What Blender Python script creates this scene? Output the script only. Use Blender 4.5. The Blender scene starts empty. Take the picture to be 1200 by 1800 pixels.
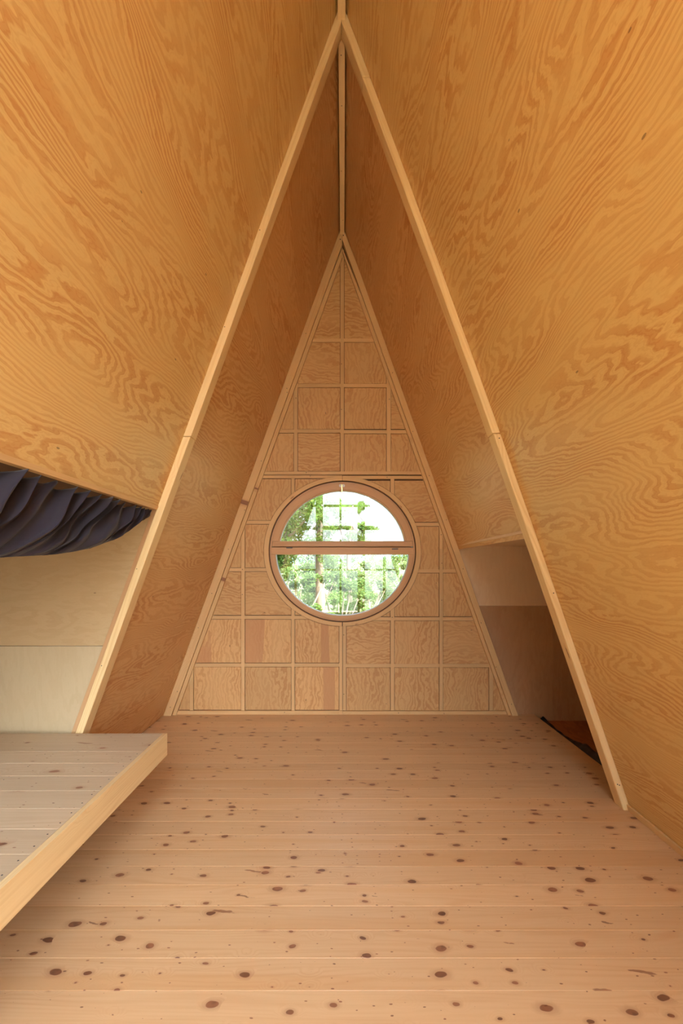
import bpy, bmesh, math, random
from mathutils import Vector, Matrix, noise
random.seed(7)
sc = bpy.context.scene
COL = sc.collection

# ------------------------------------------------------------------ camera
F = 800.0            # focal length in pixels of the 1200 px wide frame
CX, CY = 603.0, 1000.0
cd = bpy.data.cameras.new('camera'); cam = bpy.data.objects.new('camera', cd); COL.objects.link(cam)
cd.sensor_fit = 'HORIZONTAL'; cd.sensor_width = 36.0; cd.lens = F / 1200 * 36.0
cd.shift_x = -(CX - 600) / 1200; cd.shift_y = (CY - 900) / 1200
cd.clip_start = 0.02; cd.clip_end = 400
cam.location = (0, 0, 1.5); cam.rotation_euler = (math.pi / 2, 0, 0)
sc.camera = cam

# ------------------------------------------------------------------ light
sc.view_settings.view_transform = 'Standard'; sc.view_settings.look = 'None'
sc.view_settings.gamma = 1.0; sc.view_settings.use_curve_mapping = False
sc.view_settings.exposure = 1.36
world = bpy.data.worlds.new('sky'); sc.world = world; world.use_nodes = True
wt = world.node_tree; wt.nodes.clear()
wo = wt.nodes.new('ShaderNodeOutputWorld'); wb = wt.nodes.new('ShaderNodeBackground')
wc = wt.nodes.new('ShaderNodeTexCoord'); ws = wt.nodes.new('ShaderNodeSeparateXYZ')
wr = wt.nodes.new('ShaderNodeValToRGB')
wt.links.new(wc.outputs['Generated'], ws.inputs[0]); wt.links.new(ws.outputs['Z'], wr.inputs[0])
wt.links.new(wr.outputs[0], wb.inputs[0]); wt.links.new(wb.outputs[0], wo.inputs[0])
SUN_EL, SUN_AZ = math.radians(50), math.radians(37)    # travels towards +Y and -X
SUN_DIR = (-math.sin(SUN_AZ) * math.cos(SUN_EL), math.cos(SUN_AZ) * math.cos(SUN_EL), -math.sin(SUN_EL))
# hazy sky, brighter around the sun
wd = wt.nodes.new('ShaderNodeVectorMath'); wd.operation = 'DOT_PRODUCT'; wd.inputs[1].default_value = tuple(-c for c in SUN_DIR)
wt.links.new(wc.outputs['Generated'], wd.inputs[0])
wm = wt.nodes.new('ShaderNodeMapRange'); wm.interpolation_type = 'SMOOTHSTEP'
SKY, GLOW = 0.52, 23.0
for k_, v_ in ((1, 0.42), (2, 1.0), (3, SKY), (4, SKY * GLOW)): wm.inputs[k_].default_value = v_
wt.links.new(wd.outputs['Value'], wm.inputs[0]); wt.links.new(wm.outputs[0], wb.inputs[1])
e = wr.color_ramp.elements
e[0].position = 0.0; e[0].color = (0.95, 0.98, 1.0, 1)
e[1].position = 0.75; e[1].color = (0.62, 0.78, 1.0, 1)

def look_dir(o, d):
    o.rotation_euler = Vector(d).to_track_quat('-Z', 'Y').to_euler()
sl = bpy.data.lights.new('sun', 'SUN'); sl.energy = 9.0; sl.angle = math.radians(0.6); sl.color = (1.0, 0.93, 0.80)
sun = bpy.data.objects.new('sun', sl); COL.objects.link(sun)
sun.location = (4, -8, 12)
look_dir(sun, SUN_DIR)
def portal(name, loc, d, sx, sy):
    l = bpy.data.lights.new(name, 'AREA'); l.shape = 'RECTANGLE'; l.size = sx; l.size_y = sy
    l.cycles.is_portal = True
    o = bpy.data.objects.new(name, l); COL.objects.link(o); o.location = loc; look_dir(o, d)
portal('daylight_front_gable', (0, -1.15, 2.6), (0, 1, 0), 3.8, 5.0)
portal('daylight_round_window', (0, 4.9, 1.68), (0, -1, 0), 1.5, 1.5)

# ------------------------------------------------------------------ measures
YB = 4.69            # back wall
YF = 2.865           # front frame
H = 5.03; AX = -0.01; XL0 = -1.835; XR0 = 1.785
def at(px, py, Y): return ((px - CX) * Y / F, 1.5 - (py - CY) * Y / F)
def bow(Z, Y):
    w = 1.0 if Y <= YF + .05 else max(0.0, (YB - Y) / (YB - YF - .05))
    return 0.026 * math.sin(math.pi * min(1, max(0, Z / H))) * w
def XL(Z, Y=YB): return AX + (XL0 - AX) * (1 - Z / H)
def XR(Z, Y=YB): return AX + (XR0 - AX) * (1 - Z / H) + bow(Z, Y)
SL = Vector((AX - XL0, 0, H)).normalized(); SR = Vector((AX - XR0, 0, H)).normalized()
NL = Vector((-SL.z, 0, SL.x)); NR = Vector((SR.z, 0, -SR.x))          # outward normals

# ------------------------------------------------------------------ node helpers
class NT:
    def __init__(s, name):
        s.m = bpy.data.materials.new(name); s.m.use_nodes = True; s.t = s.m.node_tree; s.t.nodes.clear()
    def n(s, typ, ins=None, **kw):
        nd = s.t.nodes.new('ShaderNode' + typ)
        for k, v in kw.items(): setattr(nd, k, v)
        for k, v in (ins or {}).items():
            if isinstance(v, bpy.types.NodeSocket): s.t.links.new(v, nd.inputs[k])
            else: nd.inputs[k].default_value = v
        return nd
    def math(s, op, a, b=0.0, c=0.0, clamp=False):
        nd = s.n('Math', {0: a, 1: b, 2: c}, operation=op); nd.use_clamp = clamp
        return nd.outputs[0]
    def mix(s, f, a, b, mode='MIX'):
        nd = s.n('Mix', data_type='RGBA', blend_type=mode)
        for k, v in ((0, f), (6, a), (7, b)):
            if isinstance(v, bpy.types.NodeSocket): s.t.links.new(v, nd.inputs[k])
            else: nd.inputs[k].default_value = v if k == 0 or len(v) == 4 else (*v, 1)
        return nd.outputs[2]
    def step(s, x, a, b):
        return s.n('MapRange', {0: x, 1: a, 2: b, 3: 0.0, 4: 1.0}, interpolation_type='SMOOTHSTEP').outputs[0]
    def vmul(s, v, t): return s.n('VectorMath', {0: v, 1: t}, operation='MULTIPLY').outputs[0]
    def noise(s, v, sc_=1.0, det=2.0, rough=.5):
        return s.n('TexNoise', {'Vector': v, 'Scale': sc_, 'Detail': det, 'Roughness': rough}).outputs[0]
    def out(s, sh):
        o = s.t.nodes.new('ShaderNodeOutputMaterial'); s.t.links.new(sh, o.inputs[0]); return s.m

def plywood(name, light, dark, K=20.0, B=16.0, red=0.0, rough=.5, contrast=1.0, spec=.35, redcol=(.57, .29, .125), fa=1.0):
    """rotary cut veneer: contour lines of a stretched noise field"""
    t = NT(name)
    g = t.n('Attribute', attribute_name='g').outputs['Vector']
    tone = t.n('Attribute', attribute_name='tone').outputs['Fac']
    sep = t.n('SeparateXYZ', {0: g}).outputs
    big = t.noise(t.vmul(g, (.95 * fa, 2.9, 1.0)), 1.0, 1.5, .45)
    mid = t.noise(t.vmul(g, (4.0 * fa, 14.0, 1.0)), 1.0, 2.0, .5)
    fine = t.noise(t.vmul(g, (22.0, 60.0, 5.0)), 1.0, 2.0, .5)
    h = t.math('MULTIPLY', big, K)
    h = t.math('ADD', h, t.math('MULTIPLY', sep[1], B))
    h = t.math('ADD', h, t.math('MULTIPLY', mid, 3.2))
    h = t.math('ADD', h, t.math('MULTIPLY', fine, .6))
    w = t.math('SINE', t.math('MULTIPLY', h, 6.2832))
    band = t.step(w, -.35, .55)
    w3 = t.math('SINE', t.math('MULTIPLY', t.math('ADD', h, t.math('MULTIPLY', fine, .5)), 6.2832 * 3.0))
    band = t.math('MULTIPLY_ADD', t.step(w3, .1, .9), .28, t.math('MULTIPLY', band, .80))
    patch = t.step(t.noise(t.vmul(g, (.8, 3.0, 1.0)), 1.7, 1.0), .35, .7)
    amt = t.math('MULTIPLY', band, t.math('MULTIPLY_ADD', patch, .55, .45))
    amt = t.math('MULTIPLY', amt, contrast)
    col = t.mix(amt, light, dark)
    streak = t.noise(t.vmul(g, (3.0, 260.0, 5.0)), 1.0, 2.0)
    col = t.mix(t.math('MULTIPLY', t.step(streak, .5, .8), .22), col, dark)
    if red > 0:
        # broad heartwood stripe running with the grain on some sheets
        rb = t.noise(t.vmul(g, (.25, 5.5, 0.2)), 1.0, .5)
        edge = t.math('MULTIPLY', fine, .02)
        m = t.step(t.math('ADD', rb, edge), .585, .60)
        m = t.math('MULTIPLY', m, t.math('MULTIPLY', t.step(tone, .42, .5), red))
        col = t.mix(m, col, redcol)
    vari = t.math('MULTIPLY_ADD', tone, .16, .92)
    soft = t.noise(t.vmul(g, (.7, 1.3, 1.0)), 1.0, 2.0)
    vari = t.math('MULTIPLY', vari, t.math('MULTIPLY_ADD', soft, .16, .92))
    hsv = t.n('HueSaturation', {'Color': col, 'Value': vari}).outputs[0]
    # small dark knot specks
    vo = t.n('TexVoronoi', {'Vector': t.vmul(g, (1.6, 4.0, .3)), 'Scale': 1.0}, voronoi_dimensions='2D')
    r = t.n('SeparateXYZ', {0: vo.outputs['Color']}).outputs
    rad = t.math('MULTIPLY', t.step(r[0], .62, 1.0), .017)
    kn = t.math('LESS_THAN', vo.outputs['Distance'], rad)
    hsv = t.mix(t.math('MULTIPLY', kn, .6), hsv, (.10, .035, .012))
    bmp = t.n('Bump', {'Strength': .06, 'Distance': .002, 'Height': band}).outputs[0]
    p = t.n('BsdfPrincipled', {'Base Color': hsv, 'Roughness': rough, 'Specular IOR Level': spec, 'Normal': bmp})
    return t.out(p.outputs[0])

def solidwood(name, light, dark, knotc=(.17, .06, .03), ring=55.0, knots=.5, kcell=(6.5, 11.0), ksize=.13, rough=.5, contrast=.5, tonevar=.22, spec=.35, warm=None, flecks=False):
    t = NT(name)
    g = t.n('Attribute', attribute_name='g').outputs['Vector']
    tone = t.n('Attribute', attribute_name='tone').outputs['Fac']
    sep = t.n('SeparateXYZ', {0: g}).outputs
    wob = t.noise(t.vmul(g, (30, 30, 3)), 1.0, 1.0)
    kv = t.vmul(g, (kcell[0], kcell[1], .6))
    kv = t.n('VectorMath', {0: kv, 1: t.vmul(t.n('TexNoise', {'Vector': t.vmul(g, (14, 14, 2)), 'Scale': 1.0}).outputs['Color'], (.22, .22, 0))}, operation='ADD').outputs[0]
    vo = t.n('TexVoronoi', {'Vector': kv, 'Scale': 1.0, 'Randomness': .82}, voronoi_dimensions='2D')
    d = vo.outputs['Distance']
    r = t.n('SeparateXYZ', {0: vo.outputs['Color']}).outputs
    rad = t.math('MULTIPLY', t.step(r[0], 1 - knots, 1.25), ksize)
    has = t.step(rad, .0, .01)
    near = t.math('MULTIPLY', t.step(d, .42, .05), has)
    a = t.math('MULTIPLY', sep[1], ring)
    big = t.noise(t.vmul(g, (.9, 9.0, 9.0)), 1.0, 1.5)
    h = t.math('ADD', a, t.math('MULTIPLY', big, 9.0))
    h = t.math('ADD', h, t.math('MULTIPLY', near, 3.2))
    h = t.math('ADD', h, t.math('MULTIPLY', sep[2], ring * .6))
    w = t.math('SINE', t.math('MULTIPLY', h, 6.2832))
    ringm = t.math('POWER', t.math('MULTIPLY_ADD', w, .5, .5), 2.2)
    vis = t.step(t.noise(t.vmul(g, (.7, 6.0, 2.0)), 1.3, 1.0), .38, .72)
    amt = t.math('MULTIPLY', ringm, t.math('MULTIPLY_ADD', vis, .8, .2))
    col = t.mix(t.math('MULTIPLY', amt, contrast), light, dark)
    streak = t.noise(t.vmul(g, (2.0, 55.0, 55.0)), 1.0, 3.0)
    col = t.mix(t.math('MULTIPLY', t.step(streak, .42, .8), contrast * .8), col, dark)
    if warm:
        hw = t.noise(t.vmul(g, (.35, 9.0, .4)), 1.0, 1.0)
        col = t.mix(t.math('MULTIPLY', t.step(hw, .55, .68), .5), col, warm)
    col = t.n('HueSaturation', {'Color': col, 'Value': t.math('MULTIPLY_ADD', tone, tonevar, 1 - tonevar / 2)}).outputs[0]
    # stained halo, knot, dark rim
    halo = t.math('MULTIPLY', t.step(d, t.math('MULTIPLY_ADD', rad, 2.6, .01), rad), has)
    col = t.mix(t.math('MULTIPLY', halo, .30), col, (knotc[0] * 2.4, knotc[1] * 2.6, knotc[2] * 2.4))
    kn = t.step(d, t.math('MULTIPLY', rad, 1.12), t.math('MULTIPLY', rad, .92))
    kn = t.math('MULTIPLY', kn, has)
    kcol = t.mix(r[1], knotc, (knotc[0] * 2.2, knotc[1] * 2.4, knotc[2] * 2.3))
    kcol = t.mix(t.math('MULTIPLY', t.step(wob, .5, .7), .45), kcol, (knotc[0] * .35, knotc[1] * .35, knotc[2] * .4))
    col = t.mix(t.math('MULTIPLY', kn, .85), col, kcol)
    if flecks:
        for (sx, sy, sh, pr, sz, op) in ((17, 34, 0, .30, .16, .8), (3.2, 10.5, 5.5, .24, .17, .7)):
            wv = t.n('VectorMath', {0: t.vmul(g, (sx, sy, 0)), 1: t.vmul(t.n('TexNoise', {'Vector': t.vmul(g, (20, 45, 2)), 'Scale': 1.0}).outputs['Color'], (.3, .3, 0))}, operation='ADD').outputs[0]
            if sh: wv = t.n('VectorMath', {0: wv, 1: t.vmul(t.n('CombineXYZ', {0: sep[1], 1: sep[0]}).outputs[0], (sh, 1.3, 0))}, operation='ADD').outputs[0]
            v2 = t.n('TexVoronoi', {'Vector': wv, 'Scale': 1.0}, voronoi_dimensions='2D')
            r2 = t.n('SeparateXYZ', {0: v2.outputs['Color']}).outputs
            ra = t.math('MULTIPLY', t.step(r2[0], 1 - pr, 1.2), sz)
            mk = t.step(v2.outputs['Distance'], t.math('MULTIPLY', ra, 1.25), t.math('MULTIPLY', ra, .75))
            mk = t.math('MULTIPLY', mk, t.step(ra, 0, .006))
            c2 = t.mix(r2[1], knotc, (knotc[0] * 2.0, knotc[1] * 1.9, knotc[2] * 1.7))
            col = t.mix(t.math('MULTIPLY', mk, op), col, c2)
    p = t.n('BsdfPrincipled', {'Base Color': col, 'Roughness': rough, 'Specular IOR Level': spec})
    return t.out(p.outputs[0])

def plain(name, c, rough=.5, metal=0.0, spec=.5):
    t = NT(name)
    nz = t.noise(t.n('TexCoord').outputs['Object'], 40.0, 2.0)
    col = t.mix(t.math('MULTIPLY', nz, .35), c, tuple(x * .75 for x in c))
    return t.out(t.n('BsdfPrincipled', {'Base Color': col, 'Roughness': rough, 'Metallic': metal, 'Specular IOR Level': spec}).outputs[0])

M = {}
M['ply_far'] = plywood('reddish_pine_plywood', (.76, .46, .195), (.61, .275, .095), K=28, B=25, rough=.42, contrast=1.0, fa=.75)
M['ply_side'] = plywood('varnished_pine_plywood', (.755, .515, .20), (.61, .31, .10), K=28, B=25, rough=.42, contrast=1.0, fa=.75)
M['ply_v'] = plywood('pine_plywood_sheet', (.73, .455, .195), (.59, .30, .11), K=8, B=22, red=.8, rough=.5, contrast=.95, fa=2.0)
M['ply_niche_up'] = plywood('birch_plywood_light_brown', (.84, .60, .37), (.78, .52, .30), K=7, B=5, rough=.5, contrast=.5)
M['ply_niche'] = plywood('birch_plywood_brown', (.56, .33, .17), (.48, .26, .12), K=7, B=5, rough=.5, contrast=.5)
M['birch_dark'] = plywood('birch_plywood_tan', (.58, .41, .215), (.50, .325, .155), K=9, B=6, rough=.5, contrast=.5)
M['birch'] = plywood('birch_plywood_pale', (.58, .45, .27), (.52, .385, .215), K=8, B=4, rough=.5, contrast=.6)
M['floor'] = solidwood('pine_floorboards', (.71, .455, .235), (.59, .315, .14), knotc=(.13, .042, .02), ring=42, knots=.54, kcell=(7.0, 11.5), ksize=.21, flecks=True, rough=.36, contrast=.42, tonevar=.13, warm=(.66, .37, .16))
M['deck'] = solidwood('pale_spruce_boards', (.64, .48, .305), (.53, .36, .20), ring=42, knots=.5, kcell=(4.2, 8.0), ksize=.20, flecks=True, rough=.5, contrast=.42, tonevar=.16)
M['batten'] = solidwood('planed_pine_batten', (.83, .60, .30), (.68, .43, .18), ring=60, knots=.16, kcell=(2.0, 10.0), ksize=.16, rough=.5, contrast=.55, tonevar=.14)
M['grid'] = solidwood('planed_pine_stud', (.74, .485, .225), (.61, .35, .14), ring=60, knots=.25, kcell=(3.0, 12.0), ksize=.13, rough=.5, contrast=.4, tonevar=.16)
M['window_wood'] = solidwood('laminated_window_timber', (.66, .385, .185), (.56, .28, .115), ring=80, knots=.0, rough=.38, contrast=.45, tonevar=.2)
M['brass'] = plain('brass', (.75, .55, .22), .25, 1.0)
M['white_metal'] = plain('white_enamel', (.85, .85, .82), .35)
M['steel'] = plain('grey_steel', (.16, .14, .12), .45, .6)
M['nail'] = plain('dark_steel_nail', (.045, .035, .03), .5)
M['spacer'] = plain('grey_window_spacer', (.62, .68, .78), .4)
M['membrane'] = plain('black_membrane', (.012, .011, .011), .45)
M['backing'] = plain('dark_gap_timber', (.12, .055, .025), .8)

def make_osb():
    t = NT('osb_board'); c = t.n('TexCoord').outputs['Object']
    v = t.n('TexVoronoi', {'Vector': t.vmul(c, (30, 11, 1)), 'Scale': 1.0})
    r = t.n('SeparateXYZ', {0: v.outputs['Color']}).outputs[0]
    st = t.noise(t.vmul(c, (110, 22, 1)), 1.0, 2.0)
    col = t.mix(r, (.50, .20, .055), (.28, .09, .022))
    col = t.mix(t.math('MULTIPLY', st, .6), col, (.36, .13, .035))
    return t.out(t.n('BsdfPrincipled', {'Base Color': col, 'Roughness': .55}).outputs[0])
M['osb'] = make_osb()

def make_fabric():
    t = NT('navy_grey_cotton'); c = t.n('TexCoord').outputs['Object']
    nz = t.noise(c, 9.0, 3.0); wv = t.noise(t.vmul(c, (600, 600, 600)), 1.0, 1.0)
    col = t.mix(nz, (.026, .021, .033), (.038, .031, .044))
    b = t.n('Bump', {'Strength': .12, 'Distance': .001, 'Height': wv}).outputs[0]
    return t.out(t.n('BsdfPrincipled', {'Base Color': col, 'Roughness': .85, 'Specular IOR Level': .2, 'Sheen Weight': .12, 'Normal': b}).outputs[0])
M['fabric'] = make_fabric()

def make_glass(name, k, tint):
    t = NT(name)
    tr = t.n('BsdfTransparent', {'Color': (*tint, 1)}); gl = t.n('BsdfGlossy', {'Color': (1, 1, 1, 1), 'Roughness': 0.0})
    fr = t.n('LayerWeight', {'Blend': .25}).outputs['Fresnel']
    f = t.math('MULTIPLY_ADD', fr, .5, k, clamp=True)
    mx = t.n('MixShader', {0: f}); t.t.links.new(tr.outputs[0], mx.inputs[1]); t.t.links.new(gl.outputs[0], mx.inputs[2])
    return t.out(mx.outputs[0])
M['glass'] = make_glass('window_glass', .05, (.97, 1, .985))
M['glass_front'] = make_glass('gable_glass', .03, (.99, 1, .995))

# ------------------------------------------------------------------ mesh helpers
class MB:
    def __init__(s): s.v = []; s.f = []; s.g = []; s.t = []
    def add(s, vs, fs, axis=(1, 0, 0), tone=None, side=None, off=None):
        """grain runs along axis; side fixes the second grain direction"""
        d = Vector(axis).normalized()
        if side is None:
            side = (0, 0, 1) if abs(d.z) < .8 else (1, 0, 0)
        e1 = (Vector(side) - d * Vector(side).dot(d)).normalized(); e2 = d.cross(e1)
        o = off if off is not None else (random.uniform(0, 60), random.uniform(0, 60), random.uniform(0, 60))
        tn = random.random() if tone is None else tone
        b = len(s.v)
        for p in vs:
            p = Vector(p); s.v.append(p)
            s.g.append((p.dot(d) + o[0], p.dot(e1) + o[1], p.dot(e2) + o[2])); s.t.append(tn)
        s.f += [tuple(i + b for i in f) for f in fs]
        return s
    def box(s, lo, hi, **k):
        (x0, y0, z0), (x1, y1, z1) = lo, hi
        vs = [(x, y, z) for z in (z0, z1) for y in (y0, y1) for x in (x0, x1)]
        return s.add(vs, [(0, 2, 3, 1), (4, 5, 7, 6), (0, 1, 5, 4), (2, 6, 7, 3), (0, 4, 6, 2), (1, 3, 7, 5)], **k)
    def prism(s, poly, y0, y1, **k):
        """polygon of (x, z) extruded from y0 (room side) to y1"""
        n = len(poly); A = sum(poly[i][0] * poly[(i + 1) % n][1] - poly[(i + 1) % n][0] * poly[i][1] for i in range(n))
        if A < 0: poly = poly[::-1]
        vs = [(x, y0, z) for x, z in poly] + [(x, y1, z) for x, z in poly]
        fs = [tuple(range(n)), tuple(range(2 * n - 1, n - 1, -1))]
        fs += [(i, i + n, (i + 1) % n + n, (i + 1) % n) for i in range(n)]
        return s.add(vs, fs, **k)
    def build(s, name, mat, parent=None, bevel=0.0, smooth=False):
        me = bpy.data.meshes.new(name); me.from_pydata([tuple(p) for p in s.v], [], s.f); me.update()
        a = me.attributes.new('g', 'FLOAT_VECTOR', 'POINT'); a.data.foreach_set('vector', [c for g in s.g for c in g])
        a = me.attributes.new('tone', 'FLOAT', 'POINT'); a.data.foreach_set('value', s.t)
        me.materials.append(mat)
        if smooth: me.polygons.foreach_set('use_smooth', [True] * len(me.polygons))
        o = bpy.data.objects.new(name, me); COL.objects.link(o)
        if parent is not None:
            o.parent = parent; o.matrix_parent_inverse = Matrix.Translation(-parent.location)
        if bevel:
            m = o.modifiers.new('edge', 'BEVEL'); m.width = bevel; m.segments = 2; m.limit_method = 'ANGLE'; m.angle_limit = .6
        return o

def tag(o, label=None, cat=None, group=None, kind=None):
    if label: o['label'] = label
    if cat: o['category'] = cat
    if group: o['group'] = group
    if kind: o['kind'] = kind
    return o
def empty(name, loc=(0, 0, 0)):
    o = bpy.data.objects.new(name, None); COL.objects.link(o); o.location = loc; o.empty_display_size = .1
    return o
_nail = None
def nail(parent, p, n, r=.0035, name='nail_head'):
    """small dark nail head lying on a face with normal n; copies share one mesh"""
    global _nail
    if _nail is None:
        _nail = bpy.data.meshes.new('nail_head'); k = 10
        vs = [(math.cos(i * math.tau / k), math.sin(i * math.tau / k), 0) for i in range(k)] + [(.7 * math.cos(i * math.tau / k), .7 * math.sin(i * math.tau / k), .25) for i in range(k)]
        _nail.from_pydata(vs, [], [(i, (i + 1) % k, (i + 1) % k + k, i + k) for i in range(k)] + [tuple(range(k, 2 * k))]); _nail.materials.append(M['nail'])
    o = bpy.data.objects.new(name, _nail); COL.objects.link(o)
    o.parent = parent; o.matrix_parent_inverse = Matrix.Translation(-parent.location)
    o.location = Vector(p); o.rotation_euler = Vector(n).to_track_quat('Z', 'Y').to_euler(); o.scale = (r, r, r)
    return o

# ================================================================== SETTING
# ---- floor: tongue and groove boards running left to right
BW = .1356; Y0 = 2.2967 - 25 * BW
fl = MB(); k = 0
y = Y0
ch = .0010; gap = .0006
while y < YB + .02:
    y1 = min(y + BW, YB + .06)
    if y1 > -1.15:
        a, b = max(y, -1.15) + gap / 2, y1 - gap / 2
        x0, x1 = -2.75, 1.97
        if y1 - y < .02: break
        prof = [(a, -.028), (a, -ch), (a + ch, 0), (b - ch * .5, 0), (b, -ch * .5), (b, -.028)]
        n = len(prof)
        vs = [(x0, p, z) for p, z in prof] + [(x1, p, z) for p, z in prof]
        fs = [tuple(range(n))[::-1], tuple(range(n, 2 * n))] + [(i, (i + 1) % n, (i + 1) % n + n, i + n) for i in range(n)]
        tn = random.random()
        fl.add(vs, fs, axis=(1, 0, 0), side=(0, 1, 0), tone=tn)
    y += BW
tag(fl.build('floor', M['floor']), 'knotty pine floorboards running from side to side of the cabin', kind='structure')
sb = MB().box((-2.75, -1.15, -.20), (1.97, YB + .1, -.03))
tag(sb.build('floor_joists', M['backing']), kind='structure')
ob = MB().box((1.97, 2.85, -.2), (2.95, YB + .1, -.065))
tag(ob.build('floor_niche', M['osb']), 'orange-brown strand board at the bottom of the right niche', kind='structure')

# ---- sloping walls
TH = .02
def slope_panel(mb, side, ya, yb, za, zb, nz=24, ny=8, tone=.5, off=(3, 5, 7)):
    X, S, N = (XL, SL, NL) if side < 0 else (XR, SR, NR)
    vs = []; gs = []
    for layer in (0, 1):
        for j in range(ny + 1):
            Y = ya + (yb - ya) * j / ny
            for i in range(nz + 1):
                Z = za + (zb - za) * i / nz
                p = Vector((X(Z, Y), Y, Z)) + N * (TH * layer); vs.append(p)
    W = nz + 1; L = W * (ny + 1); fs = []
    for j in range(ny):
        for i in range(nz):
            q = (j * W + i, j * W + i + 1, (j + 1) * W + i + 1, (j + 1) * W + i)
            fs.append(q if side > 0 else q[::-1]); r = tuple(v + L for v in q); fs.append(r[::-1] if side > 0 else r)
    def rim(a, b):
        f = (a, b, b + L, a + L); fs.append(f)
    for i in range(nz): rim(i + 1, i); rim(ny * W + i, ny * W + i + 1)
    for j in range(ny): rim(j * W, (j + 1) * W); rim((j + 1) * W + nz, j * W + nz)
    mb.add(vs, fs, axis=(0, 1, 0), side=tuple(S), tone=tone, off=off)
ZN_L = 1.883; YN0 = .15
ZTOP = H - .035
wl = empty('wall_left'); tag(wl, 'left sloping plywood wall', kind='structure')
m = MB(); slope_panel(m, -1, -1.1, YF - .005, ZN_L, ZTOP, off=(11.3, 2.1, 4)); m.build('plywood_panel', M['ply_side'], wl)
m = MB(); slope_panel(m, -1, -1.1, YN0, .006, ZN_L - .002, nz=10, off=(21, 8, 3)); m.build('plywood_panel', M['ply_side'], wl)
m = MB(); slope_panel(m, -1, YF + .0, YB + .02, .006, ZTOP, off=(31.7, 12.1, 6), tone=.25); m.build('plywood_panel', M['ply_far'], wl)
wr_ = empty('wall_right'); tag(wr_, 'right sloping plywood wall', kind='structure')
m = MB(); slope_panel(m, 1, -1.1, YF + .03, .004, ZTOP, off=(41.2, 32.6, 8)); m.build('plywood_panel', M['ply_side'], wr_)
ZN_R = 1.70
m = MB(); slope_panel(m, 1, YF + .032, YB + .02, ZN_R, ZTOP, off=(51.9, 22.4, 9), tone=.3); m.build('plywood_panel', M['ply_far'], wr_)

# ---- outer roof skin
rf = empty('roof'); tag(rf, kind='structure')
def roof(side, ya, yb, za, zb):
    X, S, N = (XL, SL, NL) if side < 0 else (XR, SR, NR)
    c = []
    for d in (.075, .115):
        for Y in (ya, yb):
            for Z in (za, zb): p = Vector((X(Z), Y, Z)) + N * d; c.append(p)
    MB().add(c, [(0, 1, 3, 2), (4, 6, 7, 5), (0, 4, 5, 1), (2, 3, 7, 6), (0, 2, 6, 4), (1, 5, 7, 3)]).build('roof_panel', M['backing'], rf)
roof(-1, -1.2, 5.0, 2.0, H + .02); roof(-1, -1.2, .14, -.3, 2.0); roof(-1, 2.9, 5.0, -.3, 2.0)
roof(1, -1.2, 5.0, 1.80, H + .02); roof(1, -1.2, 2.9, -.3, 1.8)
def slab(lo, hi): MB().box(lo, hi).build('roof_panel', M['backing'], rf)
slab((-2.85, .08, 1.975), (XL(1.9) - .03, 2.95, 2.02)); slab((-2.85, 2.89, -.3), (XL(0) - .09, 2.95, 1.97)); slab((-2.85, .08, -.3), (XL(0) - .09, .125, 1.97))
slab((XR(1.8) + .13, 2.83, 1.755), (3.02, 4.85, 1.81)); slab((2.96, 2.83, -.3), (3.0, 4.85, 1.75)); slab((XR(0) + .03, 4.72, -.3), (3.0, 4.80, 1.75)); slab((XR(0) + .09, 2.83, -.3), (3.0, 2.862, 1.75))
slab((XR(1.75) + .03, 4.72, .0), (1.95, 4.80, 1.75))

# ridge batten under the apex
m = MB(); zr = H - .125
m.box((AX - .024, -1.1, zr), (AX + .024, 2.83, zr + .03), axis=(0, 1, 0))
m.box((AX - .022, 2.93, zr + .004), (AX + .022, YB - .03, zr + .034), axis=(0, 1, 0))
rb = m.build('trim_1', M['batten'], bevel=.002); tag(rb, 'pine ridge batten', kind='structure')
rbn = empty('trim_1_nails') if False else None
for yy in (3.02, 3.35, 3.9, 4.45): nail(rb, (AX + random.uniform(-.008, .008), yy, zr + .0035), (0, 0, -1))
# apex closer above the ridge batten so no sky shows
m = MB().box((AX - .10, -1.1, H - .02), (AX + .10, YB + .05, H + .03), axis=(0, 1, 0))
tag(m.build('ceiling', M['backing']), 'dark gap along the ridge', kind='structure')

# ---- front (middle) frame rafters standing proud of the plywood
def rafter(parent, side, za, zb, wh, y0, y1, mat, name='batten', tone=None, inner0=0.0, n=10, bev=.004):
    X = XL if side < 0 else XR
    apexZ = lambda w: H * (1 - w / abs((XL0 if side < 0 else XR0) - AX))
    out_, in_ = [], []
    for i in range(n + 1):
        z = za + (min(zb, apexZ(inner0)) - za) * i / n; out_.append((X(z, y0) - side * inner0, z))
    zi = min(zb, apexZ(wh))
    for i in range(n + 1):
        z = za + (zi - za) * i / n; in_.append((X(z, y0) - side * wh, z))
    if zb > apexZ(wh) : 
        out_[-1] = (AX + side * .0006, out_[-1][1]); in_[-1] = (AX + side * .0006, in_[-1][1])
    m = MB(); m.prism(out_ + in_[::-1], y0, y1, axis=tuple(SL if side < 0 else SR), side=(0, 1, 0), tone=tone)
    return m.build(name, mat, parent, bevel=bev)
tfl = empty('trim_2'); tag(tfl, 'pine rafter batten of the middle frame, left side', kind='structure')
rafter(tfl, -1, 0, 2.32, .047, 2.82, 2.915, M['batten'], tone=.75)
rafter(tfl, -1, 2.323, H, .049, 2.822, 2.915, M['batten'], tone=.5)
tfr = empty('trim_3'); tag(tfr, 'pine rafter batten of the middle frame, right side', kind='structure')
rafter(tfr, 1, 0, 2.34, .047, 2.82, 2.918, M['batten'], tone=.7, bev=.007)
rafter(tfr, 1, 2.343, 4.55, .050, 2.822, 2.918, M['batten'], tone=.85, bev=.006)
rafter(tfr, 1, 4.553, H, .050, 2.822, 2.918, M['batten'], tone=.3, bev=.006)
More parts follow.
